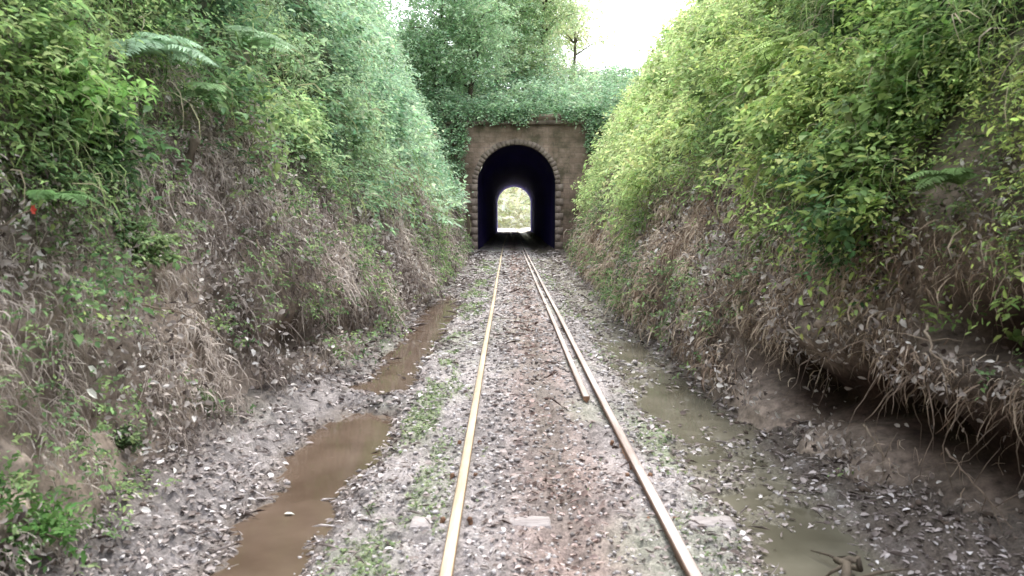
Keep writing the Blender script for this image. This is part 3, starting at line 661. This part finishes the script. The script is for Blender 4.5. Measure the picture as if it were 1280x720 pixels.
for a in [  # crown colours paled to imitate haze
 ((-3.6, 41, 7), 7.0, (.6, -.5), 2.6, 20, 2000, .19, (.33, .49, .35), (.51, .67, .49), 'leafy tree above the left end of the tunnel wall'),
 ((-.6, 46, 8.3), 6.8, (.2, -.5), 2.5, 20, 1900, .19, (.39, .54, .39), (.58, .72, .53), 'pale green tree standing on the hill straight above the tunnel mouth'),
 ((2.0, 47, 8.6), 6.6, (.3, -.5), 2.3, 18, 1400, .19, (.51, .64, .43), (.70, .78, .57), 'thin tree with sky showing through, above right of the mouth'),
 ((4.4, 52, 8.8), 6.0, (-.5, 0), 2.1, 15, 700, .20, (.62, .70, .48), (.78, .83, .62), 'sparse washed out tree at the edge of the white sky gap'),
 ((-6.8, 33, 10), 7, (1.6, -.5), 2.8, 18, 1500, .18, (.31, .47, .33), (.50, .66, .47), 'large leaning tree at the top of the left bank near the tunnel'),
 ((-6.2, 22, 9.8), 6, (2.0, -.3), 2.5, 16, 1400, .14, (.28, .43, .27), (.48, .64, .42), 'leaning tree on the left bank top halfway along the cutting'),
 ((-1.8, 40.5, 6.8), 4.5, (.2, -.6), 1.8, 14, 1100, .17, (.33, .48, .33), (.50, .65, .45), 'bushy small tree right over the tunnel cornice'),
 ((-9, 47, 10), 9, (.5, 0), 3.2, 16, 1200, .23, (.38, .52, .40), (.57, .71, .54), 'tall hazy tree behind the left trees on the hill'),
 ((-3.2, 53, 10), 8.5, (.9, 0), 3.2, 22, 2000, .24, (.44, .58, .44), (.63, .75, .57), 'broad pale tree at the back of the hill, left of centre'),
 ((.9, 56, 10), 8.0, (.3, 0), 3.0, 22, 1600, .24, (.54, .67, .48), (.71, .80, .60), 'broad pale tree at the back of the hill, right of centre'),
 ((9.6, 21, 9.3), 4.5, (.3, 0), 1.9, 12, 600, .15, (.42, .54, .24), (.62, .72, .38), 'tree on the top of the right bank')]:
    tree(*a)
# stump
p = hit(228, 200, .2); e = empty('tree_stump', tuple(p), 'short broken brown stump among leaves on the left bank', 'stump'); b = MB()
b.tube([p + [-.3, 0, -.35], p + [.05, 0, 0], p + [.10, 0, .14], p + [.10, .01, .2]], [.05, .045, .04, .02], 9); b.build('stub', M_bark, e)
# red flower
p = hit(40, 262, .35); e = empty('red_flower', tuple(p), 'single small red flower on the left bank', 'flower')
for k in range(6):
    b = MB(); a = k * math.pi / 3; d = np.array([.3, math.cos(a), math.sin(a)]); q = np.array([0, -math.sin(a), math.cos(a)])
    b.add([p, p + d * .014 + q * .010, p + d * .027, p + d * .014 - q * .010], [(0, 1, 2, 3)]); b.build('petal', M_red, e)
b = MB(); b.tube([p + [-.18, 0, -.12], p + [-.08, 0, -.03], p], [.003] * 3, 5); b.build('stem', M_twig, e)
for (px, py, L, lab) in [(445, 258, .20, 'large pale dead leaf caught high in the left bank grass'), (108, 487, .08, 'pale leaf on the left bank low near the frame edge'), (110, 458, .07, 'pale leaf just above another on the lower left bank'), (347, 652, .06, 'pale leaf floating on the near brown puddle')]:
    p = hit(px, py, .3) if py < 600 else np.array([(px - 635) / 1000 * 4.42, 4.42, -.155])
    D = np.array([[.3, .5, -.5]]) if py < 600 else np.array([[1, .2, 0]]); N = np.array([[.6, -.5, .6]]) if py < 600 else np.array([[0, 0, 1.0]])
    V, F = leafgeo(p[None], D, N, np.array([L]), np.array([L * .55])); tag(mk('dead_leaf', V, [F], M_pale), lab, 'leaf')
# dead branches / roots
def branch(pts, r, label, ntw=4, nm='dead_branch', mat=None):
    pts = np.array(pts, float); e = empty(nm, tuple(pts[0]), label, 'branch'); s = np.linspace(0, 1, len(pts)); t = np.linspace(0, 1, 14)
    C_ = np.stack([np.interp(t, s, pts[:, k]) for k in range(3)], -1); C_[1:-1] = (C_[:-2] + C_[1:-1] * 2 + C_[2:]) / 4
    C_ += rng.normal(0, .8 * r, C_.shape); b = MB(); b.tube(C_, np.linspace(r, r * .35, 14), 7); b.build('stem', mat or M_twig, e)
    for k in range(ntw):
        j = rng.integers(3, 12); d = nrm(rng.normal(0, 1, 3)); L = U(.1, .3)
        b = MB(); b.tube([C_[j], C_[j] + d * L * .5 + [0, 0, -.02], C_[j] + d * L + [0, 0, -.07]], [r * .45, r * .3, r * .12], 5); b.build('twig', mat or M_twig, e)
def onb(px, py, l=.28): return hit(px, py, l)
branch([onb(1155, 405, .45), onb(1165, 440, .45), onb(1195, 472, .45)], .009, 'curved pale stick on right bank above the dark hollow')
branch([onb(985, 405), onb(1020, 435), onb(1050, 468)], .007, 'thin straight tan stick across the right bank grass')
branch([onb(1080, 530, .5), onb(1100, 565, .5), onb(1130, 595, .5)], .006, 'pale root dangling in the dark hollow under right bank', mat=M_twig)
branch([onb(1180, 560, .5), onb(1230, 620, .4), onb(1265, 660, .4)], .006, 'long root trailing to the floor near the right frame edge', mat=M_root)
branch([onb(320, 300), onb(350, 340), onb(385, 365)], .009, 'grey stick poking out of left bank grass')
branch([onb(180, 380), onb(240, 395), onb(300, 440)], .006, 'thin twig lying along lower left bank')
branch([(1.45, 3.25, -.13), (1.50, 3.42, -.02), (1.56, 3.5, -.05), (1.62, 3.65, -.1)], .025, 'dark wet stick at the bottom edge beside the right puddle', 3, mat=M_bark)

# ------------------------------------------------------------------ light
SE, SR = 52, 14
w = bpy.data.worlds.new('World'); SC.world = w; w.use_nodes = True; nt = w.node_tree; nt.nodes.clear()
o = nt.nodes.new('ShaderNodeOutputWorld'); bg = nt.nodes.new('ShaderNodeBackground'); sk = nt.nodes.new('ShaderNodeTexSky'); sk.sky_type = 'NISHITA'; sk.sun_disc = False
sk.sun_elevation = math.radians(SE); sk.sun_rotation = math.radians(SR); sk.air_density = 1.5; sk.dust_density = 4
mx = nt.nodes.new('ShaderNodeMix'); mx.data_type = 'RGBA'; mx.inputs[0].default_value = .75; mx.inputs[7].default_value = (25, 25.6, 27.4, 1)
nt.links.new(sk.outputs[0], mx.inputs[6]); nt.links.new(mx.outputs[2], bg.inputs[0]); bg.inputs[1].default_value = .15; nt.links.new(bg.outputs[0], o.inputs[0])
sd = bpy.data.lights.new('sun', 'SUN'); sd.energy = 4.8; sd.angle = math.radians(14); sd.color = (1, .96, .86); so = bpy.data.objects.new('sun', sd); COL.objects.link(so)
d = Vector((math.sin(math.radians(SR)) * math.cos(math.radians(SE)), math.cos(math.radians(SR)) * math.cos(math.radians(SE)), math.sin(math.radians(SE))))
so.rotation_euler = d.to_track_quat('Z', 'Y').to_euler()
SC.view_settings.view_transform = 'Standard'; SC.view_settings.look = 'None'; SC.view_settings.exposure = 0; SC.view_settings.gamma = 1
